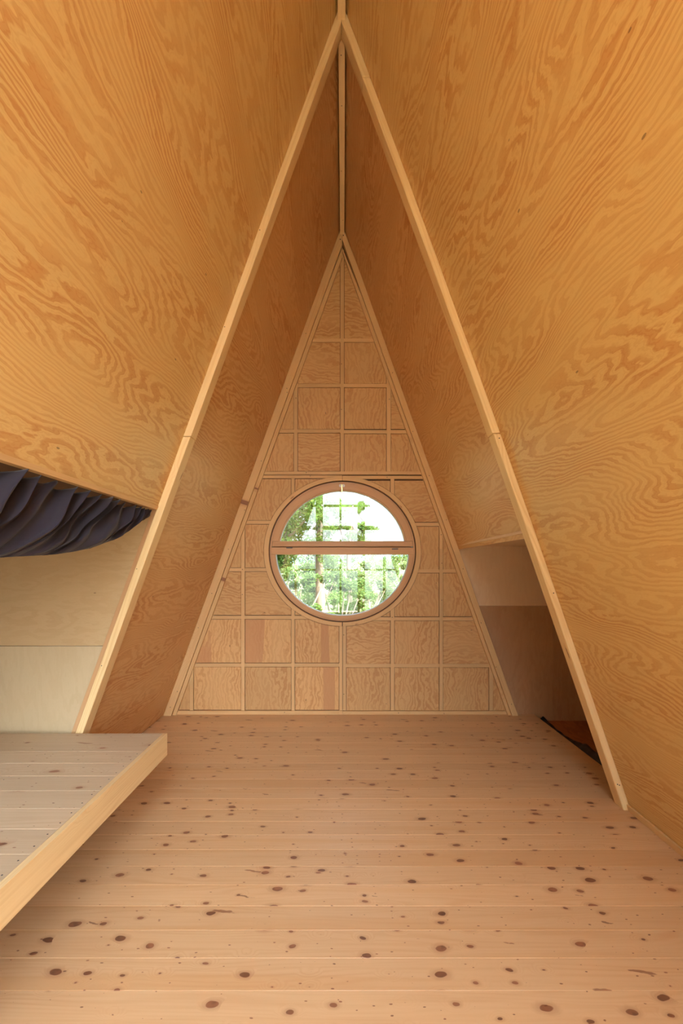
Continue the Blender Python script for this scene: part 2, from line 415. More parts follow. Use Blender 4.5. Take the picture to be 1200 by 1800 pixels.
for z in (.16, .165, 1.35, 2.31): nail(tfr, (XR(z, 2.8) - .02 - .01 * (z == .165), 2.8195, z), (0, -1, 0), .004)
# tie between battens under the apex
for z in (3.6, 3.0, 1.5, .9): nail(tfl, (XL(z) + .012, 2.8195, z), (0, -1, 0), .003)

# ---- back gable
wb_ = empty('wall_back', (0, YB, 0)); tag(wb_, 'back gable of plywood sheets between pine studs', kind='structure')
WX, WZ = at(601.6, 969.3, YB); s_ = YB / F
def ell(a, b, n=96, t0=0, t1=math.tau):
    return [(WX + a * s_ * math.cos(t0 + (t1 - t0) * i / n), WZ + b * s_ * math.sin(t0 + (t1 - t0) * i / n)) for i in range(n + 1)]
def inside_e(p, a, b): return ((p[0] - WX) / (a * s_)) ** 2 + ((p[1] - WZ) / (b * s_)) ** 2 < 1
def clip_half(poly, fn):
    out = []
    for i in range(len(poly)):
        p, q = poly[i], poly[(i + 1) % len(poly)]; a, b = fn(p), fn(q)
        if a >= 0: out.append(p)
        if a * b < 0:
            t = a / (a - b); out.append((p[0] + (q[0] - p[0]) * t, p[1] + (q[1] - p[1]) * t))
    return out
def cut_ellipse(poly, a, b):
    pts = []
    for i in range(len(poly)):
        p, q = poly[i], poly[(i + 1) % len(poly)]
        n = max(1, int(math.dist(p, q) / .003))
        pts += [(p[0] + (q[0] - p[0]) * j / n, p[1] + (q[1] - p[1]) * j / n) for j in range(n)]
    ins = [inside_e(p, a, b) for p in pts]
    if not any(ins): return poly
    if all(ins): return None
    n = len(pts)
    st = next(i for i in range(n) if ins[i] and not ins[i - 1])       # first inside after an outside
    out = []; i = st; cnt = 0; ang = lambda p: math.atan2((p[1] - WZ) / b, (p[0] - WX) / a)
    idx = [(st + k_) % n for k_ in range(n)]
    kk = 0
    while kk < n:
        if ins[idx[kk]]:
            e0 = pts[(idx[kk] - 1) % n]
            while kk < n and ins[idx[kk]]: kk += 1
            e1 = pts[idx[kk % n]] if kk < n else pts[idx[0] - 1 if False else idx[0]]
            if kk >= n: e1 = pts[idx[0]]
            t0, t1 = ang(e0), ang(e1); dlt = (t1 - t0 + math.pi) % math.tau - math.pi
            for j in range(0, 21):
                t = t0 + dlt * j / 20; out.append((WX + a * s_ * math.cos(t), WZ + b * s_ * math.sin(t)))
        else:
            out.append(pts[idx[kk]]); kk += 1
    # drop collinear points
    res = []
    for i in range(len(out)):
        p, q, r = out[i - 1], out[i], out[(i + 1) % len(out)]
        if abs((q[0] - p[0]) * (r[1] - p[1]) - (q[1] - p[1]) * (r[0] - p[0])) > 1e-9: res.append(q)
    return res if len(res) > 2 else None
def rect(px0, px1, py0, py1):
    x0, z1 = at(px0, py0, YB); x1, z0 = at(px1, py1, YB); return [(x0, z0), (x1, z0), (x1, z1), (x0, z1)]
def clip_room(poly, wl_=.10, wr2=.07):
    poly = clip_half(poly, lambda p: p[0] - (XL(p[1]) + wl_))
    return clip_half(poly, lambda p: (XR(p[1]) - wr2) - p[0]) if len(poly) > 2 else poly
# sheathing behind
tri = [(XL(0) - .0, -.0), (XR(0), 0), (AX, H)]
for sgn in (-1, 1):
  for sgz in (-1, 1):
    half = clip_half(clip_half(tri, lambda p: sgn * (p[0] - WX)), lambda p: sgz * (p[1] - WZ))
    half = cut_ellipse(half, 126, 121.5)
    MB().prism(half, YB + .022, YB + .09, axis=(1, 0, 0)).build('sheathing', M['backing'], wb_)
# vertical studs (pixel spans measured on the wall plane) and rails
V_low = [(333.5, 339.5), (423.8, 430), (512, 517.6), (596.2, 601.6), (602.4, 608), (686.3, 692.6), (772, 778), (859.5, 866)]
V_up = [(516.4, 522.8), (598, 604.4), (679.4, 686.5)]
H_low = [[(165.8, 172.2), (1082, 1088.3), (998.4, 1004.2), (915.8, 920.8)]]
def batten(poly, axis, tone=None, y0=YB, th=.03):
    poly = clip_room(poly)
    if len(poly) < 3: return
    poly = cut_ellipse(poly, 138.2, 131.6)
    if not poly or len(poly) < 3: return
    a = abs(sum(poly[i][0] * poly[(i + 1) % len(poly)][1] - poly[(i + 1) % len(poly)][0] * poly[i][1] for i in range(len(poly))))
    if a < 6e-4: return
    MB().prism(poly, y0, YB + th, axis=axis, side=(0, 1, 0), tone=tone).build('stud' if axis[2] else 'rail', M['grid'], wb_)
for a, b in V_low:
    if not 596 <= a <= 608: batten(rect(a, b, 840.8, 965), (0, 0, 1), y0=YB - .002)
    batten(rect(a, b, 965, 1249), (0, 0, 1), y0=YB - .002)
for a, b in V_up: batten(rect(a, b, 430, 828.6), (0, 0, 1), y0=YB - .002)
batten(rect(280, 602, 1249.3, 1257), (1, 0, 0), .8, y0=YB - .004); batten(rect(602.3, 905, 1250, 1257.5), (1, 0, 0), .6, y0=YB - .004)
batten(rect(430, 780, 828.8, 834.3), (1, 0, 0), .6, y0=YB - .004)
batten(rect(430, 601.3, 835.6, 840.6), (1, 0, 0), .5, y0=YB - .001); batten(rect(601.9, 780, 836.4, 841.8), (1, 0, 0), .75, y0=YB - .001)
cells = []
def row(cols, ytop, ybot, rails, dy=lambda x: 0):
    """rail pieces between studs under ytop plus the sheet"""
    for (x0, x1) in cols:
        d = dy((x0 + x1) / 2)
        cells.append((x0, x1, ytop + d, ybot + d))
        if rails: batten(rect(x0, x1, ytop - 6.0 + d, ytop + d), (1, 0, 0), y0=YB)
cols_low = [(280, 333.5), (339.5, 423.8), (430, 512), (517.6, 596.2), (608, 686.3), (692.6, 772), (778, 859.5), (866, 910)]
tilt = lambda x: 2.5 * (x > 602)
row(cols_low, 1172, 1248.9, True, lambda x: 1.2 * (x > 602))
row(cols_low, 1088.3, 1166, True, tilt)
row(cols_low, 1004.4, 1082, True, tilt)
row([(280, 423.8), (430, 512), (692.6, 772), (778, 859)], 921.2, 998.4, True, lambda x: 3.5 * (x > 602))
row([(280, 423.8), (430, 512), (517.6, 596.2), (608, 686.3), (692.6, 772)], 841, 915.2, False, lambda x: 3 * (x > 602))
cols_up = [(430, 516.4), (522.8, 598), (604.4, 679.4), (686.5, 790)]
row(cols_up, 760.6, 828.6, True, lambda x: 1.2 * (x > 602))
row(cols_up, 680.6, 754.4, True)
row([(522.8, 598), (604.4, 679.4)], 601, 674.4, True)
row([(500, 598), (604.4, 700)], 440, 595, False)
for n_, (x0, x1, y0, y1) in enumerate(cells):
    g_ = .8
    base = rect(x0 + g_, x1 - g_, y0 + g_, y1 - g_)
    if x0 == 280 and y0 < 1100: base = rect(300, x1 - g_, y0 + g_, y1 - g_)
    p = clip_room(base, .095, .07)
    if len(p) < 3: continue
    p = cut_ellipse(p, 138.8, 132.2)
    if not p or len(p) < 3: continue
    horiz = (n_ in (15 + 2, 6 + 8, 4 + 8)) or random.random() < .22 or (y0 < 500)
    tn = .2
    if (339 < x0 < 517 and 1080 < y0 < 1180) or (x0 == 517.6 and y0 > 1080): tn = .55 + random.random() * .4
    if x0 == 430 and y0 > 1170: tn = .1
    MB().prism(p, YB + .008 + random.uniform(-.002, .003), YB + .0215, axis=(1, 0, 0) if horiz else (0, 0, 1), side=(0, 0, 1) if horiz else (1, 0, 0), tone=tn).build('plywood_panel', M['ply_v'], wb_)
# nails along the studs of the back wall
for (px, py) in ((426, 1001), (426, 1045), (336, 1010), (515, 1020), (604, 1116), (604, 1220), (689, 1085), (776, 990), (776, 1055), (775, 940),
                 (600, 640), (600, 720), (520, 700), (684, 702), (541, 596), (500, 1252), (700, 1253), (780, 1254), (538, 831), (662, 832), (545, 837), (680, 839)):
    x, z = at(px, py, YB); nail(wb_, (x, YB - .0048, z), (0, -1, 0), .0042)

# gable rafters against the back wall
tbl = empty('trim_4'); tag(tbl, 'pine rafter boards edging the back gable, left side', kind='structure')
rafter(tbl, -1, 0, H - .02, .080, YB - .05, YB + .02, M['grid'], tone=.75, bev=.003)
rafter(tbl, -1, 0, H - .24, .122, YB - .028, YB + .02, M['grid'], tone=.55, inner0=.082, bev=.002)
tbr = empty('trim_5'); tag(tbr, 'pine rafter boards edging the back gable, right side', kind='structure')
rafter(tbr, 1, 0, H - .02, .062, YB - .05, YB + .06, M['grid'], tone=.85, bev=.003)
rafter(tbr, 1, 0, H - .24, .098, YB - .028, YB + .02, M['grid'], tone=.5, inner0=.064, bev=.002)
for z in (.09, .25, .9, 1.25, 1.7, 2.1, 2.6, 3.3, 3.34, 3.9): nail(tbl, (XL(z) + .03 + random.uniform(0, .04), YB - (.0505), z), (0, -1, 0), .004)
for z in (.12, .5, .95, 1.5, 2.0, 2.45, 2.9, 3.5): nail(tbr, (XR(z) - .02 - random.uniform(0, .03), YB - (.0505), z), (0, -1, 0), .004)
for dx, z in ((-.02, 4.86), (.012, 4.9)): nail(tbl, (AX + dx, YB - .0505, z), (0, -1, 0), .006)

# ---- round window
w1 = empty('window_1', (WX, YB, WZ)); tag(w1, 'round timber window with a top-hung upper sash in the back gable', kind='structure')
def ring(name, a0, b0, a1, b1, y0, y1, mat, parent, t0=0.0, t1=math.tau, n=96, zc=None, up=True, bev=.0, top=None, tone=None):
    """ring or ring sector between two ellipses, outer a0,b0 inner a1,b1; zc cuts it level at that height (pixels above centre)"""
    def span(b):
        if zc is None: return t0, t1
        s = math.asin(max(-1, min(1, zc / b)))
        return (s, math.pi - s) if up else (math.pi - s, math.tau + s)
    o0, o1 = span(b0); i0, i1 = span(b1)
    def P(a, b, u, s0, s1):
        t = s0 + (s1 - s0) * u; x = WX + a * s_ * math.cos(t); z = WZ + b * s_ * math.sin(t)
        if top is not None: z = min(z, top)
        return x, z
    closed = zc is None and abs(t1 - t0 - math.tau) < 1e-6
    m = MB(); vs = []; gs = []
    N_ = n if closed else n + 1
    for i in range(N_):
        u = i / n
        xo, zo = P(a0, b0, u, o0, o1); xi, zi = P(a1, b1, u, i0, i1)
        vs += [(xo, y0, zo), (xi, y0, zi), (xi, y1, zi), (xo, y1, zo)]
    fs = []
    for i in range(n):
        A = i * 4; B = ((i + 1) % N_) * 4
        for k_ in range(4): fs.append((A + k_, B + k_, B + (k_ + 1) % 4, A + (k_ + 1) % 4))
    if not closed: fs += [(3, 2, 1, 0), tuple((N_ - 1) * 4 + k_ for k_ in range(4))]
    m.add(vs, fs, tone=tone)
    # grain follows the curve
    off = random.uniform(0, 40); m.g = [];
    for i in range(N_):
        u = i / n; L = u * (o1 - o0) * a0 * s_
        m.g += [(L + off, 0, 0), (L + off, (a0 - a1) * s_, 0), (L + off, (a0 - a1) * s_, y1 - y0), (L + off, 0, y1 - y0)]
    return m.build(name, mat, parent, bevel=bev)
topz = at(0, 836.6, YB)[1]
for (t0, t1, tn) in ((-math.pi / 2 + .004, math.pi / 2 - .002, .6), (math.pi / 2 + .002, 3 * math.pi / 2 - .006, .8)):
    ring('casing', 138, 131.4, 129.6, 124.6, YB - .006, YB + .05, M['grid'], w1, t0, t1, n=80, bev=.0015, top=topz, tone=tn)
# fixed outer frame
ring('frame', 127.8, 122.6, 124.8, 119.8, YB + .012, YB + .10, M['window_wood'], w1, tone=.3)
ring('frame', 124.6, 119.6, 118, 113.4, YB + .004, YB + .10, M['window_wood'], w1, n=72, zc=-5.4, up=False, bev=.0015, tone=.6)
def rail_poly(a, b, zt, zb_, n=8):
    L_ = [(WX - a * s_ * math.sqrt(1 - (z / b) ** 2), WZ + z * s_) for z in [zb_ + (zt - zb_) * i / n for i in range(n + 1)]]
    return L_ + [(2 * WX - x, z) for x, z in L_[::-1]]
MB().prism(rail_poly(124.6, 119.6, 7.0, -5.2), YB + .006, YB + .10, axis=(1, 0, 0), side=(0, 1, 0), tone=.75).build('mullion', M['window_wood'], w1, bevel=.002)
MB().prism(rail_poly(123.0, 118.2, 12.0, 3.0), YB + .052, YB + .098, axis=(1, 0, 0), side=(0, 1, 0), tone=.2).build('mullion', M['window_wood'], w1)
# upper sash
ush = ring('sash', 124.4, 119.6, 113.6, 108.4, YB - .004, YB + .05, M['window_wood'], w1, n=72, zc=18.2, up=True, bev=.003, tone=.55)
MB().prism(rail_poly(123.9, 119.2, 18.0, 8.6), YB - .004, YB + .05, axis=(1, 0, 0), side=(0, 1, 0), tone=.35).build('sash_rail', M['window_wood'], w1, bevel=.002)
ring('glazing_bead', 113.5, 108.3, 111.6, 106.6, YB + .004, YB + .03, M['window_wood'], w1, n=72, zc=18.2, up=True, tone=.3)
def half_glass(a, b, z0, up, ya, yb, name, mat, parent):
    s = math.asin(z0 / b); t0, t1 = (s, math.pi - s) if up else (math.pi - s, math.tau + s)
    poly = [(WX + a * s_ * math.cos(t0 + (t1 - t0) * i / 64), WZ + b * s_ * math.sin(t0 + (t1 - t0) * i / 64)) for i in range(65)]
    return MB().prism(poly, ya, yb).build(name, mat, parent)
ring('spacer', 112.0, 107.2, 110.6, 105.8, YB + .034, YB + .044, M['spacer'], w1, n=72, zc=18.2, up=True)
ring('spacer', 118.2, 113.6, 116.6, 112.0, YB + .044, YB + .060, M['spacer'], w1, n=72, zc=-5.4, up=False)
half_glass(114, 109, 17.5, True, YB + .030, YB + .0335, 'glass_pane', M['glass'], w1)
half_glass(119, 114.2, -4.8, False, YB + .040, YB + .0435, 'glass_pane', M['glass'], w1)
# hinges and latch
for px, py in ((508.5, 963), (694, 965)):
    x, z = at(px, py, YB)
    MB().box((x - .032, YB - .010, z - .006), (x + .032, YB + .004, z + .006)).build('hinge', M['steel'], w1, bevel=.003)
x, z = at(600.6, 854, YB)
def disc_mb(m, cx, cy, cz, rx, rz, d, n=20):
    poly = [(cx + rx * math.cos(i * math.tau / n), cz + rz * math.sin(i * math.tau / n)) for i in range(n)]
    return m.prism(poly, cy - d, cy)
lm = MB(); disc_mb(lm, x - .015, YB - .004, z, .014, .015, .008); disc_mb(lm, x + .017, YB - .004, z, .014, .015, .008)
lm.box((x - .016, YB - .008, z - .008), (x + .016, YB - .004, z + .008))
lt = lm.build('latch_plate', M['white_metal'], w1)
lv = MB(); lv.box((x - .0045, YB - .032, z - .008), (x + .0045, YB - .004, z + .012))
lv.prism([(x - .006, z), (x + .006, z), (x + .0075, z - .068), (x - .007, z - .068)], YB - .032, YB - .018)
o = lv.build('latch_lever', M['brass'], w1, bevel=.002); o['label'] = 'brass latch lever'

# ---- right niche (far bay)
wn = empty('wall_niche_right'); tag(wn, 'dim plywood niche beyond the right rafter', kind='structure')
zs = at(0, 1065, YB)[1]; xs = at(972, 0, YB)[0]
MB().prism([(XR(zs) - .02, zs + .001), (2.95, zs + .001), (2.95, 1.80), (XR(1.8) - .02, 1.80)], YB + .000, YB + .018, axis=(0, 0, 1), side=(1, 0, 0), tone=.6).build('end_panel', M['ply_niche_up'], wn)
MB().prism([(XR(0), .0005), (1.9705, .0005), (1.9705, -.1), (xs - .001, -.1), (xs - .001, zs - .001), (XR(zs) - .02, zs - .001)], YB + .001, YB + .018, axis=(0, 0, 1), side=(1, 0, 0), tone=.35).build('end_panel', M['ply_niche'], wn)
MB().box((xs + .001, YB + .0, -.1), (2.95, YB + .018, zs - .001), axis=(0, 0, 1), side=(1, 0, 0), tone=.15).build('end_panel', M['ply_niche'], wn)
MB().box((XR(1.73) - .0, YF + .04, 1.732), (2.95, YB + .02, 1.75), axis=(0, 1, 0), side=(1, 0, 0), tone=.6).build('niche_ceiling', M['ply_niche_up'], wn)
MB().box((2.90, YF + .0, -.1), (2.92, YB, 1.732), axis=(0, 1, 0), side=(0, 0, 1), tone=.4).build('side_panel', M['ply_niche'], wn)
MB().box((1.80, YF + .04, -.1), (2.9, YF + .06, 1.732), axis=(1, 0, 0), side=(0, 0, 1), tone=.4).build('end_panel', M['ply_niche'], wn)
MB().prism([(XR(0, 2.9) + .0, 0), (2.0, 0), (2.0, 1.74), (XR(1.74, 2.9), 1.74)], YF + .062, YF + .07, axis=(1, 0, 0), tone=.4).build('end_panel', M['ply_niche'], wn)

# ---- left niche (near bay)
wnl = empty('wall_niche_left'); tag(wnl, 'birch plywood sleeping niche on the left', kind='structure')
YE = YF + .004; zsl = 1.5 - 135.5 * YE / F; J = .038
MB().prism([(-2.75, zsl + .0015), (XL(zsl) - J, zsl + .0015), (XL(1.95) - J, 1.95), (-2.75, 1.95)], YE, YE + .018, axis=(1, 0, 0), side=(0, 0, 1), tone=.5).build('end_panel', M['birch_dark'], wnl)
MB().prism([(-2.75, 0.0), (XL(0) - J, 0.0), (XL(zsl) - J, zsl - .001), (-2.75, zsl - .001)], YE - .002, YE + .018, axis=(0, 0, 1), side=(1, 0, 0), tone=.6).build('end_panel', M['birch'], wnl)
MB().prism([(XL(0) - J + .002, 0), (XL(0) - .001, 0), (XL(ZN_L) - .001, ZN_L), (XL(ZN_L) - J + .002, ZN_L)], YF - .022, YE + .018, axis=tuple(SL), side=(0, 1, 0), tone=.1).build('jamb', M['window_wood'], wnl, bevel=.0015)  # darker timber than the battens: the jamb's shade put into its colour
MB().box((-2.75, YN0, 1.890), (XL(1.89) - .022, YE + .018, 1.908), axis=(0, 1, 0), tone=.5).build('niche_ceiling', M['backing'], wnl)  # dark colour stands in for the unlit space above the curtain
MB().box((-2.75, YN0 - .02, 0), (XL(0) + .1, YN0, 1.95), axis=(1, 0, 0), tone=.5).build('end_panel', M['birch'], wnl)
MB().box((-2.77, YN0, 0), (-2.75, YE, 1.97), axis=(0, 1, 0), tone=.5).build('side_panel', M['birch'], wnl)
# edge strip under the left plywood sheet, above the curtain
vs_ = [(XL(ZN_L - .016) + .006, ZN_L - .016), (XL(ZN_L + .004) + .008, ZN_L + .004), (XL(ZN_L + .004) + .0005, ZN_L + .004), (XL(ZN_L - .003) + .0, ZN_L - .003), (XL(ZN_L) - .03, ZN_L - .004), (XL(ZN_L) - .03, ZN_L - .016)]
m = MB(); m.prism(vs_, -1.0, YF - .048, axis=(0, 1, 0), side=(0, 0, 1), tone=.6)
tag(m.build('trim_6', M['grid']), 'thin pine edge strip above the curtain', kind='structure')

# ---- baseboard on the right (near bay)
m = MB(); hb = .042
m.prism([(XR(0, 0) - .022, .0005), (XR(0, 0) - .001, .0005), (XR(hb, 0) - .002, hb), (XR(hb, 0) - .019, hb)], -1.05, 2.817, axis=(0, 1, 0), side=(0, 0, 1), tone=.5)
tag(m.build('baseboard_right', M['grid'], bevel=.002), 'low pine strip where the right wall meets the floor', kind='structure')

# ---- front gable behind the camera: timber grid with glass (seen reflected in the round window)
wf = empty('wall_front', (0, -1.05, 0)); tag(wf, 'glazed timber gable behind the viewpoint', kind='structure')
def fmember(x0, x1, z0, z1):
    p = [(x0, z0), (x1, z0), (x1, z1), (x0, z1)]
    p = clip_half(p, lambda q: q[0] - (XL(q[1]) + .02)); p = clip_half(p, lambda q: (XR(q[1]) - .02) - q[0])
    if len(p) > 2: MB().prism(p, -1.09, -1.03, axis=(0, 0, 1) if z1 - z0 > x1 - x0 else (1, 0, 0)).build('stud', M['grid'], wf)
for a, b in ((-1.125, -1.07), (.92, .985)): fmember(a, b, .5, 2.40)
for a, b in ((-.63, -.47), (.33, .50)): fmember(a, b, 0, 3.9)
fmember(-.085, -.04, 0, 5.0)
for a, b in ((0, .5), (2.40, 2.49), (2.93, 2.98), (1.94, 1.98), (1.46, 1.50), (3.5, 3.54), (4.05, 4.09)): fmember(-1.9, 1.9, a, b)
rafter(wf, -1, 0, H - .02, .08, -1.09, -1.0, M['grid'], n=4); rafter(wf, 1, 0, H - .02, .08, -1.09, -1.0, M['grid'], n=4)
MB().prism([(XL(.5), .5), (XR(.5), .5), (AX, H)], -1.064, -1.058).build('glass_pane', M['glass_front'], wf)

m = MB(); yy = -1.30  # unseen pale boards added outside to bounce sunlight up into the room
while yy > -8: m.box((-5, yy - .139, -.14), (5, yy, -.11), axis=(1, 0, 0)); yy -= .145
tag(m.build('bounce_deck', M['deck']), 'unseen pale board deck added before the glazed gable to bounce sunlight upward', kind='structure')

# ================================================================== THINGS
# ---- sleeping platform
PX1 = -1.0815; PY1 = 2.80; PZ = .4885; PT = .133; PX0 = -2.74
plat = empty('sleeping_platform', (-1.9, 1.6, PZ - PT))
tag(plat, 'raised pale timber platform with planked top built into the left niche', 'platform')
dk = MB(); ys = [2.775 + .002]
bounds = [PY1 - .027]
for yp in (1320.7, 1341.7, 1364, 1390, 1421, 1457.3, 1501.7, 1547.7): bounds.append((1.5 - PZ) * F / (yp - 1000))
while bounds[-1] > .25: bounds.append(bounds[-1] - .152)
bounds = sorted(bounds)
bounds[-1] = PY1 - .002
for a, b in zip(bounds[:-1], bounds[1:]):
    a += .0006; b -= .0006; c_ = .0012
    prof = [(a, PZ - .027), (a, PZ - c_), (a + c_, PZ), (b - c_ * .5, PZ), (b, PZ - c_ * .5), (b, PZ - .027)]; n = 6
    vs = [(PX0, p, z) for p, z in prof] + [(PX1 - .027, p, z) for p, z in prof]
    dk.add(vs, [tuple(range(n))[::-1], tuple(range(n, 2 * n))] + [(i, (i + 1) % n, (i + 1) % n + n, i + n) for i in range(n)], axis=(1, 0, 0), side=(0, 1, 0))
dk.build('deck', M['deck'], plat)
m = MB().box((PX1 - .026, bounds[0], PZ - PT), (PX1, PY1 - .0, PZ + .0005), axis=(0, 1, 0), side=(0, 0, 1), tone=.6)
o = m.build('fascia_board', M['batten'], plat, bevel=.0015); o['label'] = 'long pine front board of the platform'
m = MB().box((PX0, PY1 - .025, PZ - PT), (PX1 - .027, PY1, PZ - .028), axis=(1, 0, 0), side=(0, 0, 1)); m.build('end_board', M['deck'], plat)
m = MB()
for jy in (.7, 1.3, 1.9, 2.45): MB().box((PX0, jy, PZ - PT + .01), (PX1 - .03, jy + .045, PZ - .028), axis=(1, 0, 0)).build('joist', M['deck'], plat)
for jy in (.7, 2.35):
    MB().box((-1.95, jy + .047, 0.0), (-1.88, jy + .115, PZ - .03), axis=(0, 0, 1)).build('support_post', M['deck'], plat)
for b in bounds[2:-1]:
    for dy in (-.035, -.11):
        if b + dy > .9: nail(plat, (PX1 - .045, b + dy, PZ + .0002), (0, 0, 1), .0034, 'screw_head')
    for xx in (-1.62,): nail(plat, (xx + random.uniform(-.01, .01), b - .04, PZ + .0002), (0, 0, 1), .0028, 'screw_head')

# ---- curtain gathered along the top of the left niche
def lerp_tab(tab, x):
    for (a, fa), (b, fb) in zip(tab[:-1], tab[1:]):
        if x <= b: return fa + (fb - fa) * (x - a) / (b - a)
    return tab[-1][1]
hemY = [(.7, .45), (1.0, .68), (1.4, 1.02), (1.8, 1.40), (2.27, 1.78), (2.5, 2.10), (2.65, 2.42), (2.74, 2.66), (2.80, 2.83)]
hemZ = [(.4, 1.55), (1.2, 1.535), (1.6, 1.54), (1.9, 1.56), (2.16, 1.597), (2.35, 1.645), (2.54, 1.712), (2.70, 1.78), (2.86, 1.838)]
PY = [.62, .78, .90, 1.06, 1.19, 1.36, 1.49, 1.617, 1.729, 1.825, 1.966, 2.063, 2.175, 2.249, 2.329, 2.434, 2.535, 2.61, 2.67, 2.73, 2.775, 2.82]
pleats = [(y, i) for i, y in enumerate(PY)]
NU, NV = 1100, 48
vs, fs = [], []
ZT = ZN_L - .022
for i in range(NU + 1):
    yt = .7 + (2.80 - .7) * i / NU
    yh = lerp_tab(hemY, yt); zh = lerp_tab(hemZ, yh)
    ph = lerp_tab(pleats, yt) * math.tau + .5 * noise.noise((yt * 9.0, 4, 0))
    av = .75 + .9 * noise.noise((yt * 6.3, 9, 0))
    tipf = min(1, (2.82 - yt) / .25)
    for j in range(NV + 1):
        v = j / NV
        vz = 1 - (1 - v) ** 1.35
        Y = yt + (yh - yt) * v; Z = ZT + (zh - ZT) * vz
        ph2 = ph + 1.2 * v * noise.noise((yt * 2.0, v * 1.5, 2.0))
        s1 = math.sin(ph2); fold = (abs(s1) ** .6) * (1 if s1 > 0 else -1)
        amp = av * (.034 * (1 - v) ** 1.3 + .008 * (1 - v) ** .4) * (.35 + .65 * tipf)
        low = .055 * noise.noise((yt * 5.0, v * 2.4 + 7, 1.3)) * math.sin(math.pi * min(1, v * 1.1)) * tipf
        sweep = .022 * math.sin(ph / 2.6 + 3.2 * v) * v * (1 - v) * 2 * tipf
        # gravity pouches between the gathers
        Yf = Y + .012 * math.cos(ph2) * (1 - v) * tipf
        bell = .04 * math.sin(math.pi * v) * tipf
        X = XL(ZT) - .030 + fold * amp + low + sweep + bell * .6 - .012 * v
        Zz = Z - .011 * (1 - s1) * (1 - v) * tipf - .012 * math.sin(ph / 2.6 + 3.2 * v) * v * (1 - v) * 3 * tipf
        vs.append((X, Yf, Zz))
W = NV + 1
for i in range(NU):
    for j in range(NV):
        fs.append((i * W + j, i * W + j + 1, (i + 1) * W + j + 1, (i + 1) * W + j))
m = MB(); m.add(vs, fs); cu = m.build('curtain', M['fabric'], smooth=True)
md = cu.modifiers.new('cloth', 'SOLIDIFY'); md.thickness = .0015
tag(cu, 'dark navy fabric curtain gathered in a swag under the left plywood wall', 'curtain')

# ---- black membrane strip beside the floor edge in the right niche
pts = [(4.66, 2.045, -.009), (4.60, 2.05, -.02), (4.42, 2.06, -.045), (4.25, 2.062, -.047), (4.17, 2.06, -.043), (4.03, 2.062, -.026), (3.93, 2.06, -.004), (3.86, 2.062, .014), (3.79, 2.065, .008), (3.73, 2.07, .0), (3.66, 2.07, .010), (3.5, 2.07, .0), (3.3, 2.075, -.01), (3.1, 2.07, -.01)]
vs, fs = [], []; nst = 120; NW = 7
def mp(y):
    for a, b in zip(pts[:-1], pts[1:]):
        if a[0] >= y >= b[0]:
            t = (a[0] - y) / (a[0] - b[0]); t = t * t * (3 - 2 * t); return (a[1] + (b[1] - a[1]) * t, a[2] + (b[2] - a[2]) * t)
    return pts[-1][1:]
for i in range(nst + 1):
    y = 4.66 - 1.5 * i / nst; x1, z1 = mp(max(y, 3.1))
    for j in range(NW + 1):
        u = j / NW; x = 1.973 + (x1 - 1.973) * u
        z = -.055 + (z1 + .055) * u ** 1.6 + .003 * math.sin(y * 40 + u * 5) * u
        vs.append((x, y, z))
for i in range(nst):
    for j in range(NW): a = i * (NW + 1) + j; fs.append((a, a + 1, a + NW + 2, a + NW + 1))
m = MB(); m.add(vs, fs); mo = m.build('membrane_strip', M['membrane'], smooth=True)
md = mo.modifiers.new('t', 'SOLIDIFY'); md.thickness = .0015; md.offset = 0
tag(mo, 'wavy black membrane strip beside the floor edge in the right niche', 'membrane')

# ================================================================== OUTSIDE
def make_leaf(name, c0, c1, trans=.35):
    t = NT(name); tone = t.n('Attribute', attribute_name='tone').outputs['Fac']
    col = t.mix(tone, c0, c1)
    d = t.n('BsdfDiffuse', {'Color': col}); tr = t.n('BsdfTranslucent', {'Color': t.mix(.5, col, (.45, .55, .12))})
    mx = t.n('MixShader', {0: trans}); t.t.links.new(d.outputs[0], mx.inputs[1]); t.t.links.new(tr.outputs[0], mx.inputs[2])
    return t.out(mx.outputs[0])
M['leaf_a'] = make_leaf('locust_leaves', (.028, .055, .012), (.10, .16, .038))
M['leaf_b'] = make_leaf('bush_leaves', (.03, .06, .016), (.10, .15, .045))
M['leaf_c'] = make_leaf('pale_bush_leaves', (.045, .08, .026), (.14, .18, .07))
M['grass'] = make_leaf('dry_grass', (.06, .08, .025), (.17, .155, .07), .2)
M['bark'] = plain('bark', (.20, .14, .09), .9)
M['hill'] = plain('distant_hillside', (.07, .11, .12), .95)
def make_ground():
    t = NT('meadow'); c = t.n('TexCoord').outputs['Object']
    col = t.mix(t.step(t.noise(c, 1.2, 4.0), .35, .65), (.07, .10, .03), (.15, .15, .065))
    return t.out(t.n('BsdfPrincipled', {'Base Color': col, 'Roughness': .95}).outputs[0])
M['ground'] = make_ground()
def ground_z(x, y):
    z = -.75
    if y > 6: z += .055 * (y - 6) + .10 * max(0, x + .5) * min(1, (y - 6) / 5)
    z += .10 * noise.noise((x * .35, y * .35, 0)) * min(1, max(0, (abs(y - 2) - 4) / 3))
    return z
vs, fs = [], []; GX, GY = 60, 70
for j in range(GY + 1):
    for i in range(GX + 1):
        x = -40 + 80 * i / GX; y = -35 + 95 * j / GY; z = ground_z(x, y)
        if x > 6: z = min(z, ground_z(6, y))
        vs.append((x, y, z))
for j in range(GY):
    for i in range(GX): a = j * (GX + 1) + i; fs.append((a, a + 1, a + GX + 2, a + GX + 1))
m = MB(); m.add(vs, fs); tag(m.build('ground', M['ground'], smooth=True), 'meadow sloping up behind the cabin', kind='structure')
vs, fs = [], []
